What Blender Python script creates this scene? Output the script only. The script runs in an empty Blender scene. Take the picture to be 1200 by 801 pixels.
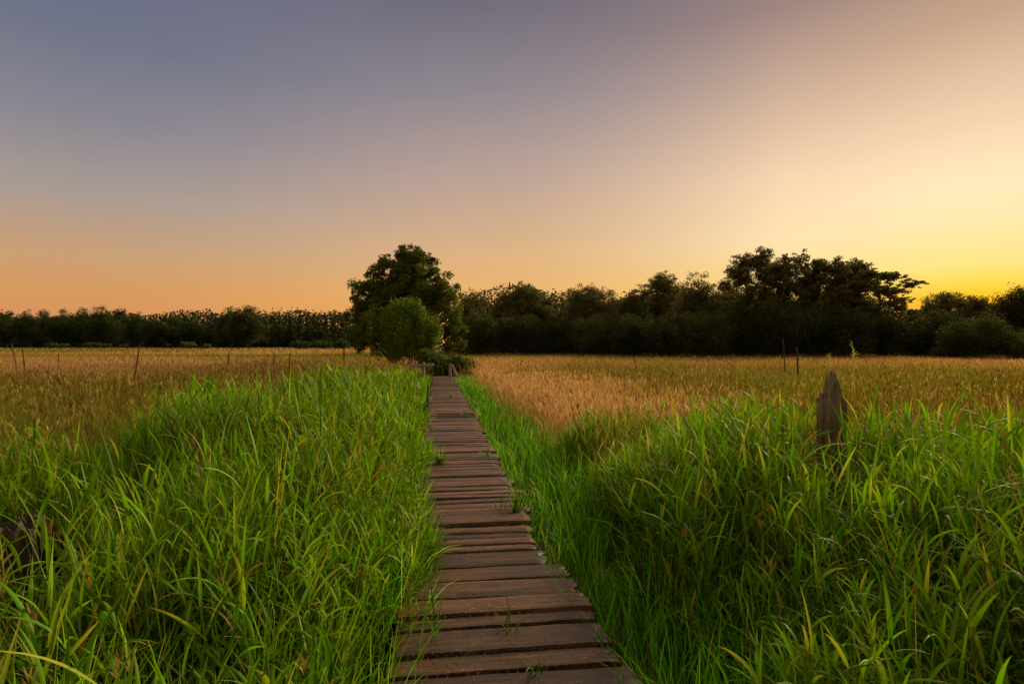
import bpy, math, random
import numpy as np

rng = np.random.default_rng(11)
random.seed(5)
R = math.radians
sc = bpy.context.scene
COL = sc.collection

# ------------------------------------------------------------------ basics
F = 667.0          # focal length in photo pixels (1200 wide)
EYE = 1.8
DECK = 0.30
TAN = 0.136        # boardwalk drifts left by this much per metre

def xr(y): return 0.873 - TAN * y          # right edge of the boardwalk
def xl(y): return xr(y) - 1.05             # left edge

def hash2(ix, iy, seed):
    h = (ix.astype(np.int64) * 374761393 + iy.astype(np.int64) * 668265263 + seed * 974711) & 0xFFFFFFFF
    h = ((h ^ (h >> 13)) * 1274126177) & 0xFFFFFFFF
    h = h ^ (h >> 16)
    return (h & 0xFFFF) / 65535.0

def vnoise(x, y, seed=0):
    x = np.asarray(x, float); y = np.asarray(y, float)
    ix = np.floor(x); iy = np.floor(y)
    fx = x - ix; fy = y - iy
    fx = fx * fx * (3 - 2 * fx); fy = fy * fy * (3 - 2 * fy)
    a = hash2(ix, iy, seed); b = hash2(ix + 1, iy, seed)
    c = hash2(ix, iy + 1, seed); d = hash2(ix + 1, iy + 1, seed)
    return (a * (1 - fx) + b * fx) * (1 - fy) + (c * (1 - fx) + d * fx) * fy

def fbm(x, y, seed=0, o=3):
    s = 0; a = 0.5; t = 0
    for k in range(o):
        s = s + a * vnoise(np.asarray(x) * 2 ** k, np.asarray(y) * 2 ** k, seed + k); t += a; a *= 0.5
    return s / t

def gz(x, y):
    return (fbm(np.asarray(x) * 0.35, np.asarray(y) * 0.35, 91, 3) - 0.5) * 0.14

def sstep(a, b, v):
    t = np.clip((v - a) / (b - a), 0, 1)
    return t * t * (3 - 2 * t)

# ------------------------------------------------------------------ objects
def mesh_np(name, V, Fq, mat, parent=None, cols=None, smooth=True, vecs=None):
    """V (n,3), Fq (m,k) faces of one size"""
    me = bpy.data.meshes.new(name)
    V = np.ascontiguousarray(V, dtype=np.float32); Fq = np.ascontiguousarray(Fq, dtype=np.int32)
    m, k = Fq.shape
    me.vertices.add(len(V)); me.vertices.foreach_set('co', V.ravel())
    me.loops.add(m * k); me.loops.foreach_set('vertex_index', Fq.ravel())
    me.polygons.add(m)
    me.polygons.foreach_set('loop_start', np.arange(0, m * k, k, dtype=np.int32))
    me.polygons.foreach_set('use_smooth', np.full(m, smooth, dtype=bool))
    me.update(calc_edges=True)
    if cols is not None:
        a = me.color_attributes.new('Col', 'FLOAT_COLOR', 'POINT')
        c4 = np.ones((len(V), 4), np.float32); c4[:, :3] = cols
        a.data.foreach_set('color', c4.ravel())
    if vecs is not None:
        a = me.attributes.new('pc', 'FLOAT_VECTOR', 'POINT')
        a.data.foreach_set('vector', np.ascontiguousarray(vecs, dtype=np.float32).ravel())
    me.materials.append(mat)
    o = bpy.data.objects.new(name, me); COL.objects.link(o)
    if parent: o.parent = parent
    return o

def mesh_py(name, V, Fs, mat, parent=None, smooth=True, vecs=None):
    me = bpy.data.meshes.new(name)
    me.from_pydata([tuple(v) for v in V], [], [tuple(f) for f in Fs])
    me.polygons.foreach_set('use_smooth', [smooth] * len(me.polygons))
    if vecs is not None:
        a = me.attributes.new('pc', 'FLOAT_VECTOR', 'POINT')
        a.data.foreach_set('vector', np.asarray(vecs, dtype=np.float32).ravel())
    me.update(); me.materials.append(mat)
    o = bpy.data.objects.new(name, me); COL.objects.link(o)
    if parent: o.parent = parent
    return o

def empty(name, loc, rz=0.0, scale=None):
    o = bpy.data.objects.new(name, None); COL.objects.link(o)
    o.empty_display_size = 0.2
    o.location = loc; o.rotation_euler = (0, 0, rz)
    if scale: o.scale = scale
    return o

def tag(o, label=None, cat=None, group=None, kind=None):
    if label: o['label'] = label
    if cat: o['category'] = cat
    if group: o['group'] = group
    if kind: o['kind'] = kind
    return o

def copy_tree(o):
    c = o.copy(); COL.objects.link(c)
    for ch in list(o.children):
        d = ch.copy(); COL.objects.link(d); d.parent = c
    return c

# ------------------------------------------------------------------ materials
def newmat(name):
    m = bpy.data.materials.new(name); m.use_nodes = True
    nt = m.node_tree
    for n in list(nt.nodes):
        if n.type != 'OUTPUT_MATERIAL': nt.nodes.remove(n)
    out = [n for n in nt.nodes if n.type == 'OUTPUT_MATERIAL'][0]
    return m, nt, out

def mixrgb(nt, fac, a, b, blend='MIX'):
    n = nt.nodes.new('ShaderNodeMix'); n.data_type = 'RGBA'; n.blend_type = blend
    for sock, v in ((n.inputs[0], fac), (n.inputs[6], a), (n.inputs[7], b)):
        if hasattr(v, 'links'): nt.links.new(v, sock)
        elif isinstance(v, (int, float)): sock.default_value = v
        else: sock.default_value = (*v, 1)
    return n.outputs[2]

def ramp(nt, fac, stops, interp='LINEAR'):
    n = nt.nodes.new('ShaderNodeValToRGB'); n.color_ramp.interpolation = interp
    e = n.color_ramp.elements
    while len(e) < len(stops): e.new(0.5)
    for el, (p, c) in zip(e, stops):
        el.position = p; el.color = (*c, 1) if len(c) == 3 else c
    nt.links.new(fac, n.inputs[0])
    return n.outputs[0]

def noise(nt, vec, scale, detail=4, rough=0.55, dist=0.0):
    n = nt.nodes.new('ShaderNodeTexNoise')
    n.inputs['Scale'].default_value = scale; n.inputs['Detail'].default_value = detail
    n.inputs['Roughness'].default_value = rough; n.inputs['Distortion'].default_value = dist
    if vec is not None: nt.links.new(vec, n.inputs['Vector'])
    return n.outputs['Fac']

def mapping(nt, vec, scale):
    n = nt.nodes.new('ShaderNodeMapping'); n.inputs['Scale'].default_value = scale
    nt.links.new(vec, n.inputs['Vector']); return n.outputs[0]

def leafmat(name, trans=0.35, rough=0.5, spec=0.25, warm=(1.15, 1.1, 0.5)):
    m, nt, out = newmat(name)
    at = nt.nodes.new('ShaderNodeAttribute'); at.attribute_name = 'Col'
    p = nt.nodes.new('ShaderNodeBsdfPrincipled')
    p.inputs['Roughness'].default_value = rough
    p.inputs['Specular IOR Level'].default_value = spec
    nt.links.new(at.outputs['Color'], p.inputs['Base Color'])
    t = nt.nodes.new('ShaderNodeBsdfTranslucent')
    nt.links.new(mixrgb(nt, 1.0, at.outputs['Color'], warm, 'MULTIPLY'), t.inputs['Color'])
    mx = nt.nodes.new('ShaderNodeMixShader'); mx.inputs[0].default_value = trans
    nt.links.new(p.outputs[0], mx.inputs[1]); nt.links.new(t.outputs[0], mx.inputs[2])
    nt.links.new(mx.outputs[0], out.inputs['Surface'])
    return m

def woodmat(name, dark, mid, light, pale, attr=True, lichen=0.5, rough=0.62, grain=(2.2, 42.0, 1.0), bump=0.5):
    m, nt, out = newmat(name)
    if attr:
        a = nt.nodes.new('ShaderNodeAttribute'); a.attribute_name = 'pc'; vec = a.outputs['Vector']
    else:
        a = nt.nodes.new('ShaderNodeTexCoord'); vec = a.outputs['Object']
    g = noise(nt, mapping(nt, vec, grain), 1.0, 6, 0.65, 0.6)
    big = noise(nt, mapping(nt, vec, tuple(max(1.2, s * 0.09) for s in grain)), 1.6, 3, 0.6)
    fine = noise(nt, mapping(nt, vec, tuple(s * 3.5 for s in grain)), 1.0, 3, 0.7)
    c = ramp(nt, g, [(0.28, dark), (0.5, mid), (0.72, light)])
    c = mixrgb(nt, ramp(nt, big, [(0.35, (0, 0, 0)), (0.7, (0.8, 0.8, 0.8))]), c, mixrgb(nt, 0.5, c, light))
    c = mixrgb(nt, ramp(nt, fine, [(0.3, (0.55,) * 3), (0.45, (0, 0, 0))]), c, dark)
    sp = noise(nt, mapping(nt, vec, (24, 24, 24)), 1.0, 5, 0.75)
    sp2 = noise(nt, mapping(nt, vec, (3, 3, 3)), 1.0, 2, 0.5)
    mm = nt.nodes.new('ShaderNodeMath'); mm.operation = 'MULTIPLY'
    nt.links.new(ramp(nt, sp, [(0.56, (0, 0, 0)), (0.66, (1, 1, 1))]), mm.inputs[0])
    nt.links.new(ramp(nt, sp2, [(0.45, (0, 0, 0)), (0.7, (lichen,) * 3)]), mm.inputs[1])
    c = mixrgb(nt, mm.outputs[0], c, pale)
    p = nt.nodes.new('ShaderNodeBsdfPrincipled')
    nt.links.new(c, p.inputs['Base Color'])
    if attr:   # every plank has its own tone
        sx = nt.nodes.new('ShaderNodeSeparateXYZ'); nt.links.new(vec, sx.inputs[0])
        wn_ = nt.nodes.new('ShaderNodeTexWhiteNoise'); wn_.noise_dimensions = '1D'
        sn = nt.nodes.new('ShaderNodeMath'); sn.operation = 'SNAP'; sn.inputs[1].default_value = 0.9
        nt.links.new(sx.outputs[2], sn.inputs[0]); nt.links.new(sn.outputs[0], wn_.inputs['W'])
        c = mixrgb(nt, 1.0, c, ramp(nt, wn_.outputs['Value'], [(0.0, (0.55, 0.58, 0.55)), (0.5, (0.95, 0.92, 0.85)), (1.0, (1.45, 1.25, 1.1))]), 'MULTIPLY')
        nt.links.new(c, p.inputs['Base Color'])
    p.inputs['Roughness'].default_value = rough; p.inputs['Specular IOR Level'].default_value = 0.35 if attr else 0.2
    b = nt.nodes.new('ShaderNodeBump'); b.inputs['Strength'].default_value = bump; b.inputs['Distance'].default_value = 0.006
    nt.links.new(g, b.inputs['Height']); nt.links.new(b.outputs[0], p.inputs['Normal'])
    nt.links.new(p.outputs[0], out.inputs['Surface'])
    return m

M_reed = leafmat('reed_leaf', 0.38, 0.55, 0.08, (1.1, 1.1, 0.35))
M_dry = leafmat('dry_grass', 0.45, 0.7, 0.08, (1.1, 0.95, 0.6))
M_tree = leafmat('tree_leaf', 0.25, 0.65, 0.07)
M_wood = woodmat('deck_wood', (0.009, 0.004, 0.002), (0.068, 0.029, 0.012), (0.195, 0.076, 0.030), (0.32, 0.25, 0.19), True, 0.6, 0.40)
M_grey = woodmat('weathered_wood', (0.022, 0.013, 0.007), (0.165, 0.105, 0.060), (0.34, 0.235, 0.145), (0.36, 0.31, 0.22), False, 0.45, 0.85, (17, 17, 1.7), 1.3)
M_pale = woodmat('pale_timber', (0.12, 0.075, 0.05), (0.27, 0.19, 0.13), (0.38, 0.28, 0.20), (0.4, 0.36, 0.3), False, 0.3, 0.7, (18, 18, 3), 0.4)
M_bark = woodmat('bark', (0.015, 0.011, 0.008), (0.05, 0.037, 0.026), (0.085, 0.065, 0.046), (0.10, 0.11, 0.07), False, 0.4, 0.9, (6, 6, 1.5), 1.0)
M_stake = woodmat('stake_wood', (0.015, 0.008, 0.005), (0.060, 0.033, 0.020), (0.11, 0.065, 0.040), (0.14, 0.11, 0.08), False, 0.3, 0.85, (30, 30, 2.4), 0.8)
M_iron = woodmat('rusty_iron', (0.008, 0.006, 0.005), (0.02, 0.014, 0.011), (0.035, 0.022, 0.015), (0.06, 0.035, 0.02), False, 0.4, 0.7, (20, 20, 20), 0.4)
m, nt, out = newmat('wire'); p = nt.nodes.new('ShaderNodeBsdfPrincipled')
p.inputs['Base Color'].default_value = (0.09, 0.075, 0.06, 1); p.inputs['Metallic'].default_value = 0.6; p.inputs['Roughness'].default_value = 0.6
wn = noise(nt, None, 40, 2); nt.links.new(ramp(nt, wn, [(0.3, (0.02, 0.013, 0.009)), (0.7, (0.05, 0.04, 0.03))]), p.inputs['Base Color'])
nt.links.new(p.outputs[0], out.inputs['Surface']); M_wire = m

m, nt, out = newmat('meadow_ground')
tc = nt.nodes.new('ShaderNodeTexCoord')
n1 = noise(nt, tc.outputs['Object'], 0.12, 5, 0.6); n2 = noise(nt, tc.outputs['Object'], 6.0, 5, 0.7)
c = ramp(nt, n1, [(0.3, (0.05, 0.042, 0.012)), (0.5, (0.13, 0.085, 0.028)), (0.7, (0.21, 0.13, 0.05))])
c = mixrgb(nt, ramp(nt, n2, [(0.35, (0.8,) * 3), (0.65, (0, 0, 0))]), c, (0.035, 0.026, 0.012))
p = nt.nodes.new('ShaderNodeBsdfPrincipled'); p.inputs['Roughness'].default_value = 0.95
nt.links.new(c, p.inputs['Base Color'])
b = nt.nodes.new('ShaderNodeBump'); b.inputs['Strength'].default_value = 0.6; b.inputs['Distance'].default_value = 0.05
nt.links.new(n2, b.inputs['Height']); nt.links.new(b.outputs[0], p.inputs['Normal'])
nt.links.new(p.outputs[0], out.inputs['Surface']); M_ground = m

# ------------------------------------------------------------------ ground
gxs = np.concatenate([-np.geomspace(500, 14, 40), np.linspace(-13.5, 13.5, 110), np.geomspace(14, 500, 40)])
gys = np.concatenate([np.linspace(-40, -3, 12), np.linspace(-2.5, 30, 130), np.geomspace(31, 700, 50)])
GX, GY = np.meshgrid(gxs, gys)
GZ = gz(GX, GY)
nx, ny = len(gxs), len(gys)
idx = np.arange(nx * ny).reshape(ny, nx)
Fq = np.stack([idx[:-1, :-1], idx[:-1, 1:], idx[1:, 1:], idx[1:, :-1]], -1).reshape(-1, 4)
g = mesh_np('ground', np.stack([GX, GY, GZ], -1).reshape(-1, 3), Fq, M_ground)
tag(g, 'flat marshy meadow ground under the grass', 'ground', kind='structure')

# ------------------------------------------------------------------ blades
class Grass:
    def __init__(s): s.V = []; s.Fq = []; s.C = []; s.n = 0
    def add(s, V, Fq, C):
        s.V.append(V); s.Fq.append(Fq + s.n); s.C.append(C); s.n += len(V)
    def build(s, name, mat, parent=None):
        return mesh_np(name, np.concatenate(s.V), np.concatenate(s.Fq), mat, parent, np.concatenate(s.C))

def blades(G, root, L, w, az, th0, bend, c0, c1, nseg=6, p=1.7, fold=False, tw=None, shape=0):
    N = len(L)
    t = np.linspace(0, 1, nseg + 1)
    th = th0[:, None] + bend[:, None] * t[None, :] ** p
    thm = 0.5 * (th[:, 1:] + th[:, :-1])
    step = (L / nseg)[:, None]
    r = np.concatenate([np.zeros((N, 1)), np.cumsum(np.sin(thm) * step, 1)], 1)
    z = np.concatenate([np.zeros((N, 1)), np.cumsum(np.cos(thm) * step, 1)], 1)
    ca, sa = np.cos(az)[:, None], np.sin(az)[:, None]
    P = np.stack([root[:, 0:1] + r * ca, root[:, 1:2] + r * sa, root[:, 2:3] + z], -1)   # N,S,3
    if tw is None: tw = rng.normal(0, 0.5, N)
    twt = tw[:, None] * (0.3 + 1.2 * t[None, :])
    s = np.stack([-sa + 0 * r, ca + 0 * r, 0 * r], -1)
    nrm = np.stack([np.cos(th) * ca, np.cos(th) * sa, -np.sin(th)], -1)
    wd = s * np.cos(twt)[..., None] + nrm * np.sin(twt)[..., None]
    up = -s * np.sin(twt)[..., None] + nrm * np.cos(twt)[..., None]
    if shape == 0: prof = np.minimum(1, 0.55 + 1.6 * t) * np.clip(1 - t ** 2.6, 0.03, 1)
    elif shape == 1: prof = np.clip(1 - 0.7 * t, 0.05, 1)            # stalk
    else: prof = np.clip(np.sin(np.pi * np.clip(t * 0.94 + 0.03, 0, 1)), 0.06, 1)   # seed head
    hw = (0.5 * w[:, None] * prof[None, :])[..., None]
    S = nseg + 1
    if fold:
        cols = [P - wd * hw, P - up * hw * 0.35, P + wd * hw]
    else:
        cols = [P - wd * hw, P + wd * hw]
    K = len(cols)
    V = np.stack(cols, 2)           # N,S,K,3
    k = np.arange(N)[:, None, None] * (S * K) + np.arange(nseg)[None, :, None] * K + np.arange(K - 1)[None, None, :]
    Fq = np.stack([k, k + 1, k + K + 1, k + K], -1).reshape(-1, 4)
    tt = (t ** 1.5)[None, :, None]
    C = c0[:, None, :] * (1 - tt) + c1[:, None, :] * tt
    C = np.repeat(C[:, :, None, :], K, 2)
    G.add(V.reshape(-1, 3), Fq, C.reshape(-1, 3))
    return P

def green(N, lush, r=None):
    """blade colours: lush 0..1 array, from olive to fresh green; a few yellow and dead"""
    r = rng.random(N) ** 2.2 if r is None else r
    a = np.array([0.020, 0.062, 0.0018]); b = np.array([0.150, 0.350, 0.003])
    o = np.array([0.17, 0.165, 0.005])
    c = a + (b - a) * r[:, None]
    c = c * lush[:, None] + (o * (0.6 + 0.7 * r[:, None])) * (1 - lush[:, None])
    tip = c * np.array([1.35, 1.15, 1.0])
    k = rng.random(N)
    ye = k < 0.07
    c[ye] = np.array([0.30, 0.33, 0.015]) * (0.7 + 0.5 * rng.random((ye.sum(), 1))); tip[ye] = np.array([0.42, 0.36, 0.05])
    de = k > 0.984
    c[de] = np.array([0.22, 0.10, 0.025]) * (0.6 + 0.8 * rng.random((de.sum(), 1))); tip[de] = np.array([0.34, 0.17, 0.05])
    td = (k > 0.07) & (k < 0.14); tip[td] = np.array([0.40, 0.28, 0.06])
    return c, tip

def yb(x):      # far edge of the right-hand reed stand
    return np.interp(x, [-1.0, 0.3, 0.6, 1.1, 1.9, 2.5, 2.9, 3.8, 5.0, 9.0], [5.5, 6.6, 7.6, 8.1, 7.6, 6.0, 5.5, 4.9, 4.6, 4.4])

POSTX, POSTY = 2.80, 5.0
STX, STY = -2.96, 3.5
def reed_zone(x, y):
    """height factor of the tall reeds at x,y (0 = none)"""
    sl = xl(y) - x
    wl = np.interp(y, [0, 4, 8, 15, 25], [4.2, 4.2, 3.7, 2.6, 1.5]) + (fbm(x * 0.9, y * 0.9, 5) - 0.5) * 1.1
    left = sstep(-0.02, 0.75, sl) * 0.62 + 0.38
    left = np.where((sl > -0.10) & (sl < wl), left, 0) * np.interp(y, [0, 3, 5, 10, 16, 26], [1.0, 1.03, 1.10, 1.05, 0.84, 0.64])
    left = left * (1 - 0.45 * sstep(wl - 0.8, wl, sl))
    s = x - xr(y)
    s1 = np.interp(y, [0, 2.5, 4, 6, 8, 9], [0.30, 0.42, 0.6, 0.85, 0.9, 1.0]) + (fbm(x * 1.1 + 9, y * 1.1, 15) - 0.5) * 0.5
    lim = yb(x) + (fbm(x * 0.9 + 4, y * 0.9, 25) - 0.5) * 0.9
    right = np.where((s > s1) & (y < lim), 0.72 + 0.28 * sstep(0.0, 0.9, s - s1), 0)
    right = right * (1 - 0.3 * sstep(lim - 0.6, lim, y))
    h = left + right
    h = h * np.clip(0.26 + 1.46 * fbm(x * 0.85 + 3, y * 0.75 + 7, 35), 0.42, 1.25)
    # the fallen stump and the old post stay visible: grass is thinner there
    c = np.where((y < STY) & (y > 2.2) & (np.abs(x - STX / STY * y) < 0.19), 0.52, 1.0)
    c = np.where(np.hypot(x - STX, y - STY) < 0.2, 0.5, c)
    c = np.where((y < POSTY + 0.25) & (y > 3.6) & (np.abs(x - POSTX / POSTY * y) < 0.20), 0.54, c)
    return h * c

def scatter(x0, x1, y0, y1, dens):
    n = int((x1 - x0) * (y1 - y0) * dens)
    return x0 + (x1 - x0) * rng.random(n), y0 + (y1 - y0) * rng.random(n)

def clump(x, y, f, amp, seed):
    """pull points toward clump centres"""
    x2 = x + (fbm(x * f, y * f, seed) - 0.5) * amp; y2 = y + (fbm(x * f + 50, y * f, seed + 7) - 0.5) * amp
    return x2, y2

def reeds(G, bx, y0, y1, d_blade, d_reed, wmul, nseg, fold, nleaf):
    for (x0, x1) in bx:
        # --- long blades from the root
        x, y = scatter(x0, x1, y0, y1, d_blade); x, y = clump(x, y, 2.5, 0.5, 3)
        h = reed_zone(x, y); k = (h > 0.15) & (np.abs(x) < 0.98 * y + 1.3)
        x, y, h = x[k], y[k], h[k]; N = len(x)
        L = h * (0.55 + 0.6 * rng.random(N)) * 1.0
        th0 = np.abs(rng.normal(0.08, 0.10, N)); bend = np.abs(rng.normal(0.28, 0.25, N)); dr = rng.random(N) < 0.25; bend = np.where(dr, np.abs(rng.normal(1.2, 0.7, N)), bend)
        az = rng.random(N) * 2 * np.pi
        sl = xl(y) - x
        edge = (sl < 0.35) & (sl > -0.1)
        az = np.where(edge & (rng.random(N) < 0.6), rng.normal(0, 0.8, N), az)
        w = (0.006 + 0.013 * rng.random(N) ** 1.3) * wmul
        lush = np.clip(0.75 + 0.5 * (fbm(x * 0.6, y * 0.6, 77) - 0.4) + rng.normal(0, 0.15, N), 0.1, 1)
        c0, c1 = green(N, lush)
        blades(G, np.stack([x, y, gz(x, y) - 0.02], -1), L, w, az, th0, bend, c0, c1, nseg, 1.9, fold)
        # --- shorter leaves, coloured dark to put shade into the gaps of the stand
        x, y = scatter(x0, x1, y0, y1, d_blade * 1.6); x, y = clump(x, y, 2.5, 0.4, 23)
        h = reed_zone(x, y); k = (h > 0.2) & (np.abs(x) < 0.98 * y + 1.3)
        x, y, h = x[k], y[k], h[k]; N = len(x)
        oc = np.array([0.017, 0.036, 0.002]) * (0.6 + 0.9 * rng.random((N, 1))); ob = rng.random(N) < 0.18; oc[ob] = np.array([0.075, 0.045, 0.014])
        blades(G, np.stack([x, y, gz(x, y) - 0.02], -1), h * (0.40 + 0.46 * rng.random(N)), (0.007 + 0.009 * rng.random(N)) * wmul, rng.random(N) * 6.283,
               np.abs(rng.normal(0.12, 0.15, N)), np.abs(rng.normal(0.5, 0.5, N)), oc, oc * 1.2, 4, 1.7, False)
        # --- leafy reed stems
        x, y = scatter(x0, x1, y0, y1, d_reed); x, y = clump(x, y, 1.6, 0.7, 13)
        h = reed_zone(x, y); k = (h > 0.45) & (np.abs(x) < 0.98 * y + 1.3)
        x, y, h = x[k], y[k], h[k]; N = len(x)
        if not N: continue
        L = h * (0.72 + 0.33 * rng.random(N))
        az = rng.random(N) * 2 * np.pi; th0 = np.abs(rng.normal(0.05, 0.07, N)); bend = np.abs(rng.normal(0.12, 0.1, N))
        lush = np.clip(0.85 + 0.5 * (fbm(x * 0.6, y * 0.6, 77) - 0.45) + rng.normal(0, 0.12, N), 0.15, 1)
        c0, c1 = green(N, lush * 0.7)
        ns = 6
        P = blades(G, np.stack([x, y, gz(x, y) - 0.02], -1), L, np.full(N, 0.005) * wmul, az, th0, bend, c0, c1, ns, 1.5, False, None, 1)
        r0 = rng.random(N)
        phase = rng.random(N) * 2 * np.pi
        for j in range(nleaf):
            f = np.clip(0.38 + 0.58 * j / (nleaf - 1) + rng.normal(0, 0.03, N), 0.2, 0.98)
            i0 = np.minimum((f * ns).astype(int), ns - 1); fr = f * ns - i0
            a = np.arange(N)
            rt = P[a, i0] * (1 - fr[:, None]) + P[a, i0 + 1] * fr[:, None]
            ll = (0.20 + 0.22 * rng.random(N)) * (1.0 - 0.25 * (j / nleaf)) * (0.6 + 0.4 * L)
            la = phase + j * np.pi + rng.normal(0, 0.5, N)
            top = j == nleaf - 1
            t0 = np.abs(rng.normal(0.22 if top else 0.55, 0.18, N)); bd = np.abs(rng.normal(0.75, 0.55, N))
            cc0, cc1 = green(N, lush, np.clip(r0 * 0.6 + 0.4 * rng.random(N), 0, 1))
            blades(G, rt, ll, (0.011 + 0.010 * rng.random(N)) * wmul, la, t0, bd, cc0, cc1, max(4, nseg - 1), 1.3, fold)
        # --- seed heads on a few stems
        k = np.where(rng.random(N) < 0.04)[0]
        if len(k):
            n = len(k); cc = np.array([0.30, 0.17, 0.06]) * (0.6 + 0.7 * rng.random((n, 1)))
            for q in range(9):
                b_ = P[k, -1] * (1 - q * 0.05) + P[k, -2] * q * 0.05 + np.array([0, 0, 0.03])
                blades(G, b_, (0.045 + 0.035 * rng.random(n)), np.full(n, 0.0065) * wmul, rng.random(n) * 6.283, 0.25 + 0.35 * rng.random(n), 0.5 * rng.random(n), cc, cc * 1.15, 3, 1, False, None, 2)

G = Grass()
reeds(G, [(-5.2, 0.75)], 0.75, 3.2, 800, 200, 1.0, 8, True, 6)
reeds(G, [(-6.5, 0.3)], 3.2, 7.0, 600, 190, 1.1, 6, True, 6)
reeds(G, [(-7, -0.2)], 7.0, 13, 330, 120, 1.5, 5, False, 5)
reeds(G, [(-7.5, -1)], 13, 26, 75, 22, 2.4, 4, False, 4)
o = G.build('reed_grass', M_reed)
tag(o, 'tall green reed grass growing along the left side of the boardwalk', 'grass', kind='stuff')
G = Grass()
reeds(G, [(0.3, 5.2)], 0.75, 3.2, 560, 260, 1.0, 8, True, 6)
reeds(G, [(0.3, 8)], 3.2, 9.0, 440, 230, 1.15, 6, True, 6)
o = G.build('reed_grass', M_reed)
tag(o, 'tall leafy green reeds around the old post right of the boardwalk', 'grass', kind='stuff')

# ------------------------------------------------------------------ short bright grass beside the walk
G = Grass()
def short(x0, x1, y0, y1, dens, wmul, nseg):
    x, y = scatter(x0, x1, y0, y1, dens); x, y = clump(x, y, 3.0, 0.35, 41)
    s = x - xr(y); sl = xl(y) - x
    s1 = np.interp(y, [0, 4, 8, 14, 25], [1.0, 1.1, 1.25, 1.2, 0.8]) + (fbm(x, y, 55) - 0.5) * 1.3 + rng.normal(0, 0.12, len(x))
    k = ((s > -0.07) & (s < s1)) | ((sl > -0.12) & (sl < 0.5))
    k &= np.abs(x) < 0.98 * y + 1.3
    x, y, s, sl = x[k], y[k], s[k], sl[k]; N = len(x)
    L = (0.30 + 0.30 * rng.random(N)) * (0.75 + 0.5 * fbm(x * 1.2, y * 1.2, 65)) * np.interp(y, [0, 5, 12, 26], [1.05, 1.0, 0.8, 0.75])
    L = L * np.where(sl > 0, 1.1, 0.85 + 0.35 * sstep(0, 0.8, s))
    lush = np.clip(1.0 + rng.normal(0, 0.10, N) - 0.35 * sstep(0.8, 1.2, s), 0.2, 1)
    c0, c1 = green(N, lush); c0 *= np.array([1.25, 1.75, 1.2]); c1 *= np.array([1.3, 1.7, 1.2])
    blades(G, np.stack([x, y, gz(x, y) - 0.02], -1), L, (0.005 + 0.005 * rng.random(N)) * wmul, np.where((rng.random(N) < 0.5) & (np.minimum(np.abs(s), np.abs(sl)) < 0.22), np.where(s > -0.3, math.pi, 0.0) + rng.normal(0, 0.7, N), rng.random(N) * 6.283),
           np.abs(rng.normal(0.12, 0.15, N)), np.abs(rng.normal(0.7, 0.5, N)), c0, c1, nseg, 1.8)
short(-2.2, 2.2, 0.8, 4, 1000, 1.0, 6)
short(-2.5, 2, 4, 9, 700, 1.25, 5)
short(-4.5, 1.2, 9, 26, 320, 2.2, 4)
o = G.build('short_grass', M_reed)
tag(o, 'short bright green grass fringing both edges of the boardwalk', 'grass', kind='stuff')

# ------------------------------------------------------------------ meadow
def meadow_col(x, y, N):
    r = rng.random(N)
    straw = np.array([0.40, 0.235, 0.078]); rose = np.array([0.42, 0.205, 0.098]); olive = np.array([0.095, 0.082, 0.003]); grn = np.array([0.110, 0.150, 0.005]); brown = np.array([0.24, 0.115, 0.03])
    n1 = fbm(x * 0.10, y * 0.22, 101, 3); n2 = fbm(x * 0.5, y * 0.6, 111, 2); n3 = fbm(x * 0.03, y * 0.09, 121, 3)
    s = x - xr(y)
    gold = sstep(16, 34, y + (n1 - 0.5) * 26 - 6 * (x > 3))                                   # far field is golden
    near_straw = (x > -1.5) * sstep(5.6, 1.4, s + (n2 - 0.5) * 5 + (n1 - 0.5) * 3) * sstep(6.0, 8.0, y)   # fluffy straw right of the walk
    gold = np.maximum(gold, near_straw)
    gold = np.clip(gold - 0.85 * sstep(0.50, 0.66, n3) * sstep(18, 26, y), 0, 1)
    gold = np.clip(gold + 0.30 * (n2 - 0.5) + rng.normal(0, 0.12, N), 0, 1)
    low = olive * (0.5 + 1.0 * r[:, None])
    gmix = np.clip(sstep(13, 8, y) * (x < 0) * 0.9 + 0.9 * sstep(0.48, 0.62, fbm(x * 0.33 + 70, y * 0.25, 171, 2)), 0, 1)[:, None]
    low = low * (1 - gmix) + grn * gmix
    pal = rng.random(N) < 0.07 + 0.05 * sstep(13, 8, y); low[pal] = np.array([0.27, 0.20, 0.045]) * (0.6 + 0.6 * r[pal][:, None])
    hi = np.where((rng.random(N) < 0.40 + 0.35 * near_straw)[:, None], rose, straw) * (0.45 + 1.0 * r[:, None])
    c = low * (1 - gold[:, None]) + hi * gold[:, None]
    b = rng.random(N) < 0.07
    c[b] = brown * (0.7 + 0.6 * r[b][:, None])
    # a few green strips far out
    gs = (sstep(0.62, 0.7, fbm(x * 0.02 + 30, y * 0.06, 131, 2)) * (y > 45))[:, None] * 0.5
    c = c * (1 - gs) + grn * 1.1 * gs
    return c, gold

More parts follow.
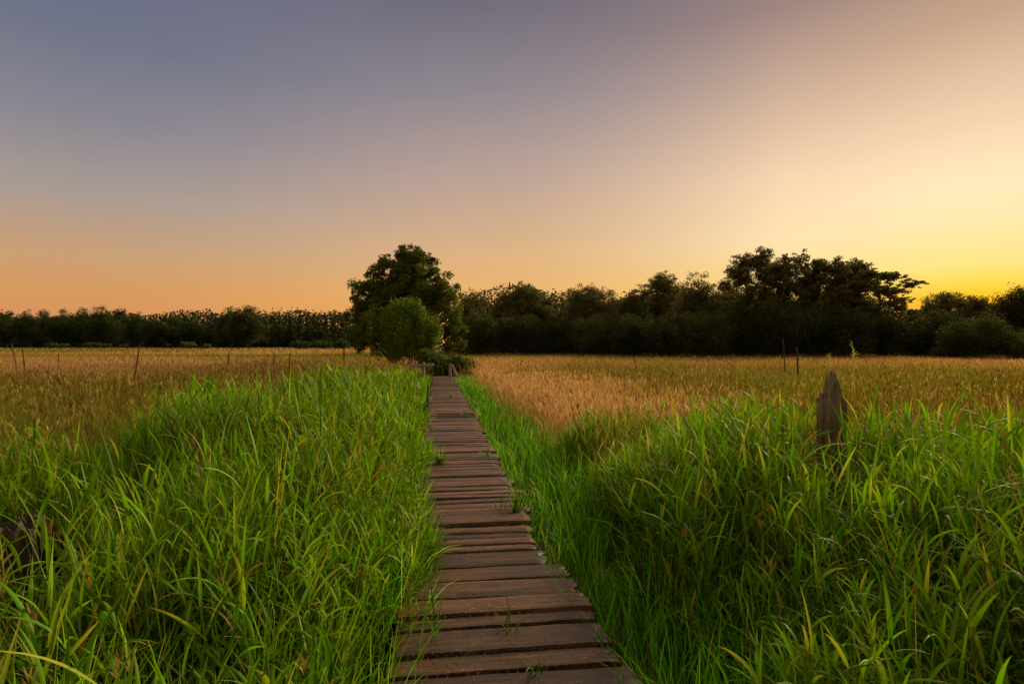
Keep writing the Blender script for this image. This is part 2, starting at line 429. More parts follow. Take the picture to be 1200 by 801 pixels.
def meadow(G, x, y, h, wmul, nseg, pan, panw=1.0):
    s = x - xr(y); sl = xl(y) - x
    rz = reed_zone(x, y)
    jit = (fbm(x * 1.3, y * 0.8, 155) - 0.5) * 1.0 + rng.normal(0, 0.18, len(x))
    k = ((s > np.interp(y, [4, 9, 14, 25, 27], [0.8, 0.95, 0.9, 0.6, -3]) + jit) | (sl > np.interp(y, [0, 8, 20, 26, 27], [1.6, 1.6, 1.2, 0.6, -3]) + jit)) & (rz < 0.62)
    x, y, h = x[k], y[k], h[k]; N = len(x)
    c, gold = meadow_col(x, y, N)
    L = h * (0.6 + 0.55 * rng.random(N)) * (0.5 + 0.95 * fbm(x * 0.9, y * 0.7, 141, 3))
    az = rng.random(N) * 6.283; th0 = np.abs(rng.normal(0.06, 0.09, N)); bend = np.abs(rng.normal(0.25, 0.28, N))
    is_st = rng.random(N) < pan * (0.25 + 0.75 * gold)
    th0 = np.where(is_st, th0 * 0.7, th0); bend = np.where(is_st, bend * 0.4, bend); L = np.where(is_st, L * 1.12, L * 0.85)
    w = (0.004 + 0.004 * rng.random(N)) * wmul
    w = np.where(is_st, w * 0.6, w * 0.85)
    P = blades(G, np.stack([x, y, gz(x, y) - 0.02], -1), L, w, az, th0, bend, c * 0.95, c * np.array([1.1, 1.05, 1.0]), nseg, 1.5, False, None, 1)
    k = np.where(is_st)[0]; n = len(k)
    if n:
        pc = np.array([0.48, 0.285, 0.145]) * (0.7 + 0.55 * rng.random((n, 1))); pc = pc * gold[k][:, None] + c[k] * 1.1 * (1 - gold[k][:, None])
        for q in range(2):
            blades(G, P[k, -1] - np.array([0, 0, 0.05]), 0.10 + 0.10 * rng.random(n), (0.010 + 0.012 * rng.random(n)) * panw, az[k], 0.1 + bend[k], 0.5 * rng.random(n), pc, pc * 1.1, 3, 1, False, q * 1.57 + rng.normal(0, .3, n), 2)

G = Grass()
def wedge(y0, y1, n, power=1.0):
    u = rng.random(n)
    y = (y0 ** (1 - power) + u * (y1 ** (1 - power) - y0 ** (1 - power))) ** (1 / (1 - power)) if power != 1 else y0 * (y1 / y0) ** u
    x = (rng.random(n) * 2 - 1) * (0.97 * y + 1.5)
    return x, y
x, y = wedge(3.8, 13, 140000, 0.2); meadow(G, x, y, np.full(len(x), 0.72), 0.65, 4, 0.45, 0.6)
x, y = wedge(13, 35, 190000, 0.8); meadow(G, x, y, np.full(len(x), 0.62), 1.3, 3, 0.5, 1.2)
# lone taller stems standing out of the meadow
x, y = wedge(4.2, 32, 5200, 0.9)
s_ = x - xr(y); kk = ((s_ > 1.2) | (s_ < -3.2)) & (reed_zone(x, y) < 0.5) & (fbm(x * 0.3, y * 0.3, 181, 2) > 0.42)
x, y = x[kk], y[kk]; N = len(x)
cc = np.where((rng.random(N) < 0.3)[:, None], np.array([0.09, 0.045, 0.02]), np.array([0.33, 0.24, 0.07])) * (0.6 + 0.7 * rng.random((N, 1)))
P = blades(G, np.stack([x, y, gz(x, y) - 0.02], -1), 0.65 + 0.40 * rng.random(N), 0.0035 + 0.00032 * y, rng.random(N) * 6.283, np.abs(rng.normal(0.08, 0.08, N)), np.abs(rng.normal(0.25, 0.25, N)), cc, cc * 1.1, 5, 1.6, False, None, 1)
for q in range(5):
    blades(G, P[:, -1] * (1 - q * 0.06) + P[:, -2] * q * 0.06 + np.array([0, 0, 0.02]), 0.05 + 0.04 * rng.random(N), 0.006 + 0.0005 * y, rng.random(N) * 6.283, 0.2 + 0.3 * rng.random(N), 0.5 * rng.random(N), cc, cc * 1.2, 3, 1, False, None, 2)
o = G.build('meadow_grass', M_dry)
tag(o, 'dry golden and olive meadow grass with seed heads behind the reeds', 'grass', kind='stuff')
G = Grass()
x, y = wedge(35, 185, 150000, 2.0)
N = len(x)
k = np.ones(N, bool)
meadow(G, x, y, np.full(N, 0.45) - 0.05 * (y > 60), 1.0, 2, 0.0) if False else None
c, gold = meadow_col(x, y, N)
blades(G, np.stack([x, y, gz(x, y) - 0.02], -1), 0.26 + 0.26 * rng.random(N), y * 0.0013 * (0.6 + 0.8 * rng.random(N)), rng.random(N) * 6.283,
       np.abs(rng.normal(0.1, 0.12, N)), np.abs(rng.normal(0.4, 0.3, N)), c, c * 1.08, 2, 1.5)
o = G.build('meadow_grass', M_dry)
tag(o, 'distant golden hay meadow reaching to the dark trees', 'grass', kind='stuff')

# ------------------------------------------------------------------ boardwalk
U = np.array([-TAN, 1.0, 0]); U /= np.linalg.norm(U)        # along
W = np.array([U[1], -U[0], 0])                               # across, to the right
def bw_point(d, a, z):      # d along from y~0, a across from centre
    base = np.array([0.873 - 0.525 * 1.009, 0, 0])
    return base + U * d + W * a + np.array([0, 0, z])

bw = empty('boardwalk', (0, 0, 0))
tag(bw, 'long weathered plank boardwalk running through the grass towards the round tree', 'boardwalk')
V = []; Fs = []; PC = []
d = 0.9; END = 25.3; ip = 0
def zsec(d):
    return 0.0 if d < 4.55 else (0.028 if d < 8.2 else 0.012)
while d < END:
    wd = random.choice([0.12, 0.15, 0.18, 0.2, 0.22] if d < 3.9 else [0.095, 0.105, 0.115, 0.13, 0.145, 0.17]) * random.uniform(0.94, 1.06)
    if d + wd > END: break
    near = d < 3.85
    right = 0.455 + (0.10 if near else 0) + random.gauss(0, 0.022) + (0.05 if random.random() < 0.08 else 0)
    right -= 0.05 * max(0, (d - 15) / 10)
    left = -0.49 + 0.10 * max(0, (d - 13) / 12) - (0.05 if near else 0) - abs(random.gauss(0, 0.02)) - (0.14 if 4.3 < d < 5.6 and random.random() < 0.6 else 0)
    if 3.85 < d < 4.6: right -= 0.04
    nl = 26 if d < 8 else 10
    nw = 7 if d < 8 else 4
    th = 0.042
    zc = DECK + zsec(d) + random.gauss(0, 0.007)
    roll = random.gauss(0, 0.05); pit = random.gauss(0, 0.004); yaw = random.gauss(0, 0.010); cup = random.gauss(0, 0.004)
    rid = random.random() * 40
    e0, e1 = random.random() * 9, random.random() * 9
    base = len(V)
    A = np.linspace(left, right, nl + 1); B = np.linspace(-wd / 2, wd / 2, nw + 1)
    AA, BB = np.meshgrid(A, B, indexing='ij')
    r = 0.006
    # ragged long edges and chewed ends
    BBj = BB + (BB / (wd / 2)) * (fbm(AA * 9 + rid, BB * 0 + np.sign(BB) * 3, 201, 3) - 0.5) * 0.012
    AAj = AA + np.where(AA >= right - 1e-6, (fbm(BB * 40 + e0, BB * 0 + rid, 211, 3) - 0.5) * 0.07, 0) + np.where(AA <= left + 1e-6, (fbm(BB * 40 + e1, BB * 0 + rid, 221, 3) - 0.5) * 0.07, 0)
    ed = np.minimum(np.minimum(BB + wd / 2, wd / 2 - BB), np.minimum(AA - left, right - AA))
    ZZ = zc + roll * BB + pit * AA + cup * (1 - (BB / (wd / 2)) ** 2) - np.clip(0.010 - ed, 0, 0.01) * 0.6 + (fbm(AA * 5 + rid, BB * 60, 231, 3) - 0.5) * 0.007
    ends = np.clip(0.09 - np.minimum(AA - left, right - AA), 0, 0.09) / 0.09
    ZZ -= ends * (fbm(AA * 2 + rid, BB * 80, 241, 2)) * 0.012
    for top in (1, 0):
        for i in range(nl + 1):
            for j in range(nw + 1):
                a_, b_ = AAj[i, j], BBj[i, j]
                pt = bw_point(d + wd / 2 + b_ + yaw * a_, a_, ZZ[i, j] if top else ZZ[i, j] * 0 + zc - th + roll * b_)
                V.append(pt); PC.append((a_ + rid * 0.7, b_ + rid, rid * 3.1 + (0 if top else 0.2)))
    n = (nl + 1) * (nw + 1); ix = lambda i, j, t: base + (0 if t else n) + i * (nw + 1) + j
    for i in range(nl):
        for j in range(nw):
            Fs.append((ix(i, j, 1), ix(i + 1, j, 1), ix(i + 1, j + 1, 1), ix(i, j + 1, 1)))
            Fs.append((ix(i, j, 0), ix(i, j + 1, 0), ix(i + 1, j + 1, 0), ix(i + 1, j, 0)))
        Fs.append((ix(i, 0, 1), ix(i, 0, 0), ix(i + 1, 0, 0), ix(i + 1, 0, 1)))
        Fs.append((ix(i, nw, 1), ix(i + 1, nw, 1), ix(i + 1, nw, 0), ix(i, nw, 0)))
    for j in range(nw):
        Fs.append((ix(0, j, 1), ix(0, j + 1, 1), ix(0, j + 1, 0), ix(0, j, 0)))
        Fs.append((ix(nl, j, 1), ix(nl, j, 0), ix(nl, j + 1, 0), ix(nl, j + 1, 1)))
    d += wd + random.choice([0.008, 0.012, 0.018, 0.026, 0.04]); ip += 1
deck = mesh_py('deck', V, Fs, M_wood, bw, True, PC)
deck.data.polygons.foreach_set('use_smooth', [False] * len(deck.data.polygons))

def box_pts(c0, c1, hw, hh, up=np.array([0, 0, 1.0])):
    c0 = np.array(c0, float); c1 = np.array(c1, float); t = c1 - c0; t /= np.linalg.norm(t)
    s = np.cross(t, up); s /= np.linalg.norm(s); u2 = np.cross(s, t)
    P = []
    for c in (c0, c1):
        for (a, b) in ((-1, -1), (1, -1), (1, 1), (-1, 1)): P.append(c + s * a * hw + u2 * b * hh)
    return P, [(0, 3, 2, 1), (4, 5, 6, 7), (0, 1, 5, 4), (1, 2, 6, 5), (2, 3, 7, 6), (3, 0, 4, 7)]
for a in (-0.36, 0.36):
    P, Fb = box_pts(bw_point(0.9, a, DECK - 0.10), bw_point(END, a, DECK - 0.10), 0.04, 0.05)
    mesh_py('support_beam', P, Fb, M_grey, bw, False)
for dd in np.arange(1.5, END, 2.0):
    for a in (-0.44, 0.44):
        P, Fb = box_pts(bw_point(dd, a, -0.3), bw_point(dd, a, DECK - 0.06), 0.045, 0.045, np.array([0, 1.0, 0]))
        mesh_py('pile', P, Fb, M_grey, bw, False)
# chicken wire stapled over the near planks
WV = []; WF = []
cell = 0.026; hh = cell * 0.866
rows = int(3.6 / (cell * 1.5)); colsn = int(0.92 / hh / 1) 
def seg(a0, d0, a1, d1):
    zz = DECK + 0.013 + 0.5 * (zsec(d0) + zsec(d1))
    dx, dy = a1 - a0, d1 - d0; l = math.hypot(dx, dy); nx_, ny_ = -dy / l * 0.0007, dx / l * 0.0007
    b0 = len(WV)
    for (a, dd2, s_) in ((a0, d0, 1), (a1, d1, 1), (a1, d1, -1), (a0, d0, -1)):
        WV.append(bw_point(dd2 + ny_ * s_, a + nx_ * s_, zz + random.gauss(0, 0.0006)))
    WF.append((b0, b0 + 1, b0 + 2, b0 + 3))
for j in range(int(3.4 / (cell * 1.5))):
    for i in range(int(0.95 / (hh * 2))):
        a0 = -0.44 + i * 2 * hh + (hh if j % 2 else 0); d0 = 2.0 + j * 1.5 * cell
        seg(a0, d0, a0, d0 + cell); seg(a0, d0 + cell, a0 + hh, d0 + 1.5 * cell); seg(a0, d0 + cell, a0 - hh, d0 + 1.5 * cell)
mesh_py('wire_mesh', WV, WF, M_wire, bw, False)

# grass tufts growing through the planks
TV = []
def tuft_mesh(n, Lm, seed):
    global rng
    G2 = Grass()
    az = rng.random(n) * 6.283
    c0, c1 = green(n, np.full(n, 0.95)); c0 *= 1.05
    blades(G2, np.stack([rng.normal(0, 0.02, n), rng.normal(0, 0.006, n), np.full(n, -0.03)], -1), Lm * (0.5 + 0.7 * rng.random(n)), 0.006 + 0.006 * rng.random(n), az,
           np.abs(rng.normal(0.35, 0.25, n)), np.abs(rng.normal(0.9, 0.5, n)), c0, c1, 7, 1.4, True)
    return G2
tuft_lab = [
 (2.60, 0.12, 9, 0.20, 'green tuft sprouting from the nearest gap in the middle of the boardwalk'),
 (2.98, 0.05, 8, 0.22, 'small tuft with arching blades in the second wide gap of the boardwalk'),
 (2.95, -0.33, 4, 0.42, 'tall sprout with a few broad upright blades near left deck edge'),
 (3.62, 0.47, 7, 0.20, 'thin sprout by the chewed right plank ends beside the stepped edge'),
 (4.05, -0.36, 110, 0.26, 'wide mat of grass creeping onto the left planks with brown tips'),
 (4.38, -0.36, 60, 0.24, 'yellowish tuft hanging over the left plank ends just past the wide mat'),
 (4.95, 0.36, 40, 0.30, 'upright tuft with a withered leaf on the right half of the walk'),
 (5.05, 0.24, 14, 0.16, 'low spreading tuft left of the upright one on the walk'),
 (7.0, -0.28, 70, 0.27, 'bushy tuft on the left planks midway along the boardwalk'),
 (7.3, 0.30, 16, 0.22, 'single tuft at the right edge midway along the boardwalk'),
 (11.5, 0.25, 22, 0.22, 'small bright clump on the right planks in the far half of the walk'),
 (15.5, 0.12, 30, 0.26, 'bright green clump across the planks near the far end'),
]
for (dd, a, n, Lm, lab) in tuft_lab:
    o = tuft_mesh(n, Lm, 0).build('grass_tuft', M_reed)
    pt = bw_point(dd, a, DECK + zsec(dd)); o.location = pt
    tag(o, lab, 'grass tuft', 'grass tufts growing through the boardwalk')

# ------------------------------------------------------------------ posts, stakes
def rough_post(name, r0, r1, Hfun, mat, parent=None, nphi=40, nz=26, seed=0, twist=0.0):
    V = []; Fs = []
    for i in range(nz + 1):
        t = i / nz
        for j in range(nphi):
            ph = 2 * math.pi * j / nphi
            g1 = float(fbm(math.cos(ph) * 5 + 9, math.sin(ph) * 5 + seed, 301 + seed, 3)) - 0.5
            g2 = float(fbm(ph * 5.0, t * 3, 311 + seed, 2)) - 0.5
            crack = -0.34 * max(0, 1 - abs(((j * 7 + seed) % 13) - 6) / 1.2)
            rr = (r0 + (r1 - r0) * t) * (1 + 0.30 * g1 + 0.14 * g2 + crack * 0.6)
            x, y = rr * math.cos(ph + twist * t), rr * math.sin(ph + twist * t)
            V.append((x, y, t * Hfun(x, y)))
    for i in range(nz):
        for j in range(nphi):
            j2 = (j + 1) % nphi
            Fs.append((i * nphi + j, i * nphi + j2, (i + 1) * nphi + j2, (i + 1) * nphi + j))
    # splintered top closing in towards the middle
    prev = nz * nphi
    for k in range(1, 8):
        f = 1 - k / 8
        b = len(V)
        for j in range(nphi):
            x0_, y0_, _ = V[nz * nphi + j]
            x, y = x0_ * f, y0_ * f
            V.append((x, y, Hfun(x, y)))
        for j in range(nphi):
            j2 = (j + 1) % nphi
            Fs.append((prev + j, prev + j2, b + j2, b + j))
        prev = b
    V.append((0, 0, Hfun(0, 0)))
    for j in range(nphi): Fs.append((prev + j, prev + (j + 1) % nphi, len(V) - 1))
    return mesh_py(name, V, Fs, mat, parent, False)

def Hbig(x, y):
    h = np.interp(x, [-0.16, -0.122, -0.104, -0.096, -0.066, -0.060, -0.036, -0.022, 0.0, 0.010, 0.016, 0.036, 0.042, 0.066, 0.074, 0.098, 0.106, 0.130], [1.24, 1.27, 1.33, 1.25, 1.36, 1.32, 1.40, 1.50, 1.555, 1.53, 1.47, 1.43, 1.37, 1.35, 1.27, 1.30, 1.22, 1.20])
    h -= 0.5 * max(0, abs(y) - 0.06)
    h += (float(fbm(x * 60 + 3, y * 40, 401, 2)) - 0.5) * 0.15
    return float(h)
o = rough_post('old_post', 0.130, 0.124, Hbig, M_grey, None, 56, 30, 2)
o.location = (POSTX, POSTY, -0.02); o.rotation_euler = (0, R(0.5), R(-12))
tag(o, 'thick weathered grey post with a splintered pointed top standing in the right reeds', 'post')

def Hst(x, y):
    return 0.725 + 0.16 * x + (float(fbm(x * 26, y * 26, 421, 3)) - 0.5) * 0.16 - 1.2 * max(0, math.hypot(x, y) - 0.11)
o = rough_post('tree_stump', 0.165, 0.145, Hst, M_stake, None, 44, 18, 5)
o.location = (STX, STY, -0.02); o.rotation_euler = (R(6), R(-4), 0.4)
tag(o, 'broken brown wooden stump half buried in the tall grass at left edge', 'stump')

def stake(px, ytop, ybase, Y, lean, lab, r=0.028, cat='stake', grp='thin stakes standing in the meadow', mat=None, name='fence_stake'):
    X = (px - 600) / F * Y
    H = EYE - (ytop - 400.5) / F * Y
    V = []; Fs = []; n = 8; m_ = 7
    ph0 = random.random() * 6
    for i in range(m_ + 1):
        t = i / m_
        rr = r * (1.15 - 0.45 * t) * (1 + 0.12 * math.sin(9 * t + ph0))
        cx = 0.02 * math.sin(5 * t + ph0) * t
        for j in range(n):
            p_ = 2 * math.pi * j / n
            V.append((cx + rr * math.cos(p_) * (1 + .15 * math.sin(3 * p_)), rr * math.sin(p_), -0.15 + t * (H + 0.15) + (0.03 * math.cos(p_ - 1) if i == m_ else 0)))
    for i in range(m_):
        for j in range(n):
            Fs.append((i * n + j, i * n + (j + 1) % n, (i + 1) * n + (j + 1) % n, (i + 1) * n + j))
    Fs.append(tuple(range(m_ * n, m_ * n + n)))
    o = mesh_py(name, V, Fs, mat or M_stake, None, True)
    o.location = (X, Y, 0); o.rotation_euler = (random.gauss(0, 0.03), R(lean), random.random())
    o.rotation_euler = (0, R(lean), 0)
    tag(o, lab, cat, grp); return o

stake(156, 407, 440, 20, 7, 'tallest thin dark stake in the left meadow, leaning right', 0.032)
stake(32, 408, 431, 24, -9, 'dark stake near the left meadow edge leaning left beside a forked pale one', 0.032)
stake(22, 402, 421, 27, -11, 'pale forked stake nearest the left picture edge', 0.03)
stake(68, 415, 431, 25, 1, 'short upright stake between the leaning pair and the tallest stake on left', 0.03)
stake(267, 413, 424, 30, 1, 'faint short stake far out in the middle of the left meadow', 0.03)
stake(321, 414, 435, 22, 1, 'left one of two upright stakes in front of the plantation', 0.026)
stake(339, 413, 431, 24, 2, 'right one of two upright stakes in front of the plantation', 0.03)
stake(403, 393, 412, 33, 0.5, 'reddish stake standing just left of the big round tree', 0.036)
stake(920, 397, 420, 24, -2, 'tall thin stake rising above the right meadow against dark trees', 0.028)
stake(937, 408, 439, 19, -4, 'dark leaning stake just behind the splintered post', 0.034)
stake(750, 416, 430, 26, -14, 'slanting stake alone in the golden meadow right of the walk', 0.03)
stake(533, 412, 418, 34, 0, 'tiny dark stake at the right foot of the round tree', 0.034)
stake(547.5, 419, 428, 27, 0, 'small stake in straw right of the braced end post', 0.030)
stake(501, 451, 470, 13.5, 2, 'thin stake in the grass against the left deck edge far along', 0.022)

# short dark stake with a knob in the straw
kn = empty('iron_stake', ((678 - 600) / F * 9.2, 9.2, 0))
tag(kn, 'short dark stake with a knobbed head in the straw right of boardwalk', 'stake')
V = []; Fs = []
for i, (zz, rr) in enumerate([(-0.1, 0.018), (0.55, 0.02), (0.70, 0.024)]):
    for j in range(10): V.append((rr * math.cos(j * .6283) + (0.03 * (zz - .6)), rr * math.sin(j * .6283), zz))
for i in range(2):
    for j in range(10): Fs.append((i * 10 + j, i * 10 + (j + 1) % 10, i * 10 + 10 + (j + 1) % 10, i * 10 + 10 + j))
mesh_py('shaft', V, Fs, M_iron, kn)
V = []; Fs = []
prof = [(0.69, 0.02), (0.71, 0.042), (0.75, 0.05), (0.785, 0.04), (0.80, 0.015)]
for (zz, rr) in prof:
    for j in range(12): V.append((rr * math.cos(j * .5236) * (1 + 0.12 * math.sin(j * 2)) + .006, rr * math.sin(j * .5236), zz))
for i in range(4):
    for j in range(12): Fs.append((i * 12 + j, i * 12 + (j + 1) % 12, i * 12 + 12 + (j + 1) % 12, i * 12 + 12 + j))
Fs.append(tuple(range(48, 60)))
mesh_py('knob', V, Fs, M_iron, kn)

def timber(name, c0, c1, hw, hh, mat, parent, nseg=8, up=(0, 0, 1), seed=0):
    c0 = np.array(c0, float); c1 = np.array(c1, float); t = c1 - c0; t /= np.linalg.norm(t); up = np.array(up, float)
    s = np.cross(t, up); s /= np.linalg.norm(s); u2 = np.cross(s, t)
    V = []; Fs = []
    sec = [(-1, -.8), (-.8, -1), (.8, -1), (1, -.8), (1, .8), (.8, 1), (-.8, 1), (-1, .8)]
    for i in range(nseg + 1):
        f = i / nseg; c = c0 + (c1 - c0) * f
        for k, (a, b) in enumerate(sec):
            q = 1 + 0.14 * (float(vnoise(f * 6 + seed, k * 1.7, 501)) - 0.5)
            V.append(c + s * a * hw * q + u2 * b * hh * q)
    n = 8
    for i in range(nseg):
        for k in range(n): Fs.append((i * n + k, i * n + (k + 1) % n, (i + 1) * n + (k + 1) % n, (i + 1) * n + k))
    Fs.append(tuple(range(n))[::-1]); Fs.append(tuple(range(nseg * n, nseg * n + n)))
    return mesh_py(name, V, Fs, mat, parent, False)

# left: low post with a board across it; right: post with a slanting brace
YB = 24.3
X0 = (496 - 600) / F * YB
bp = empty('barrier_post', (X0, YB, 0)); tag(bp, 'pale post with a grey crossboard left of the far boardwalk end', 'barrier')
timber('post', (0, 0, -0.1), (0.01, 0.02, 0.94), 0.045, 0.045, M_pale, bp, 8, (0, 1, 0), 1)
timber('crossboard', (-0.53, -0.075, 0.775), (0.45, -0.075, 0.84), 0.03, 0.065, M_pale, bp, 10, (0, 0, 1), 2)
X1 = (527.5 - 600) / F * 24.0
hp = empty('braced_post', (X1, 24.0, 0)); tag(hp, 'grey post with a slanting brace right of the far boardwalk end', 'post')
timber('post', (0, 0, -0.1), (0.0, 0, 0.86), 0.05, 0.05, M_pale, hp, 8, (0, 1, 0), 3)
timber('brace', (0.07, 0.02, 0.85), (0.38, 0.02, 0.15), 0.035, 0.04, M_pale, hp, 8, (0, 1, 0), 4)

# ------------------------------------------------------------------ tall single stalks
def stalk(px, ytip, Y, col, head, lean, lab, hw=0.02, name='seed_stalk', cat='stalk', leaves=0, dark=False):
    X = (px - 600) / F * Y
    H = EYE - (ytip - 400.5) / F * Y
    G2 = Grass(); one = lambda v: np.array([v], float)
    col = np.array([col])
    az0 = 0.0 if lean >= 0 else math.pi
    P = blades(G2, np.zeros((1, 3)), one(H - head * 0.7), one(0.007), one(az0), one(abs(lean) * .5), one(abs(lean)), col, col, 8, 1.5, True, one(1.2), 1)
    for q in range(14):
        f = q / 14
        b = P[0, -1] + np.array([lean * 0.5, 0, 1.0]) * (f - 0.25) * head
        k = one(head * 0.42 * (1 - 0.5 * f))
        blades(G2, b[None, :], k, one(hw * (0.7 + .5 * random.random())), one(random.random() * 6.28), one(0.35 + 0.4 * random.random()), one(0.5), col * (0.9 + 0.4 * random.random()), col * 1.2, 3, 1, False, None, 2)
    for q in range(leaves):
        i = 2 + q * 2
        blades(G2, P[0, i][None, :], one(0.3), one(0.012), one(random.random() * 6.28), one(0.5), one(0.9), np.array([[.12, .2, .015]]), np.array([[.2, .25, .02]]), 6, 1.4, True)
    o = G2.build(name, M_dry); o.location = (X, Y, 0)
    tag(o, lab, cat, 'single tall stalks standing above the grass')
    return o
dk = (0.085, 0.032, 0.018); tn = (0.36, 0.22, 0.08); gr = (0.30, 0.30, 0.05)
stalk(1040, 396, 5.6, gr, 0.17, -0.22, 'tall yellowish grass seed head nodding above the field right of the post', 0.007, leaves=2)
stalk(993, 410, 5.9, gr, 0.12, 0.05, 'smaller seed head between the post and the nodding one', 0.006, leaves=1)
stalk(966, 415, 4.9, gr, 0.14, 0.03, 'thin pale seed stalk rising just left of the post tip', 0.006)
stalk(928, 455, 6.0, tn, 0.16, 0.08, 'pinkish dry seed head standing left of the splintered post', 0.014)
stalk(106, 466, 7.2, dk, 0.26, -0.12, 'dark reddish dock spike leaning in the left meadow', 0.022)
stalk(92, 471, 7.6, dk, 0.22, -0.14, 'smaller dark dock spike left of the leaning one', 0.018)
stalk(151, 440, 9.5, tn, 0.18, 0.02, 'slim tan stalk below the tallest stake in left meadow', 0.014)
stalk(238, 497, 5.4, tn, 0.22, 0.04, 'tan dry stem rising from the left reeds', 0.014)
stalk(1090, 590, 3.3, (0.42, 0.20, 0.08), 0.22, 0.10, 'rusty feathery seed head in the reeds at right', 0.018, leaves=1)
stalk(1168, 600, 3.2, (0.42, 0.20, 0.08), 0.20, -0.08, 'rusty seed head nearest the right picture edge', 0.018)
stalk(20, 640, 2.5, (0.45, 0.26, 0.06), 0.24, -0.10, 'ochre seed spike in front of the buried stump', 0.014)

# ------------------------------------------------------------------ trees
def tube(V, Fs, pts, rads, n=7):
    pts = [np.array(p, float) for p in pts]; b0 = len(V)
    for i, (p_, r_) in enumerate(zip(pts, rads)):
        t = pts[min(i + 1, len(pts) - 1)] - pts[max(i - 1, 0)]; t = t / (np.linalg.norm(t) + 1e-9)
        a = np.cross(t, [0.31, 0.9, 0.17]); a /= np.linalg.norm(a); b = np.cross(t, a)
        for j in range(n):
            ph = 2 * math.pi * j / n
            V.append(p_ + (a * math.cos(ph) + b * math.sin(ph)) * r_)
    for i in range(len(pts) - 1):
        for j in range(n):
            Fs.append((b0 + i * n + j, b0 + i * n + (j + 1) % n, b0 + (i + 1) * n + (j + 1) % n, b0 + (i + 1) * n + j))

def leaves_mesh(name, C, size, col, parent, mat=M_tree, asp=0.72, droop=0.35):
    """C (n,3) leaf centres"""
    n = len(C)
    d = rng.normal(0, 1, (n, 3)); d[:, 2] -= droop; d /= np.linalg.norm(d, axis=1)[:, None]
    e = rng.normal(0, 1, (n, 3)); e = np.cross(d, e); e /= np.linalg.norm(e, axis=1)[:, None]
    L = size * (0.6 + 0.8 * rng.random(n))[:, None]
    q = np.cross(d, e) * L * 0.10
    V = np.stack([C - d * L * .5, C + e * L * asp * .5 + q, C + d * L * .5, C - e * L * asp * .5 + q], 1).reshape(-1, 3)
    Fq = np.arange(4 * n).reshape(n, 4)
    c = np.repeat(col, 4, 0)
    return mesh_np(name, V, Fq, mat, parent, c, False)

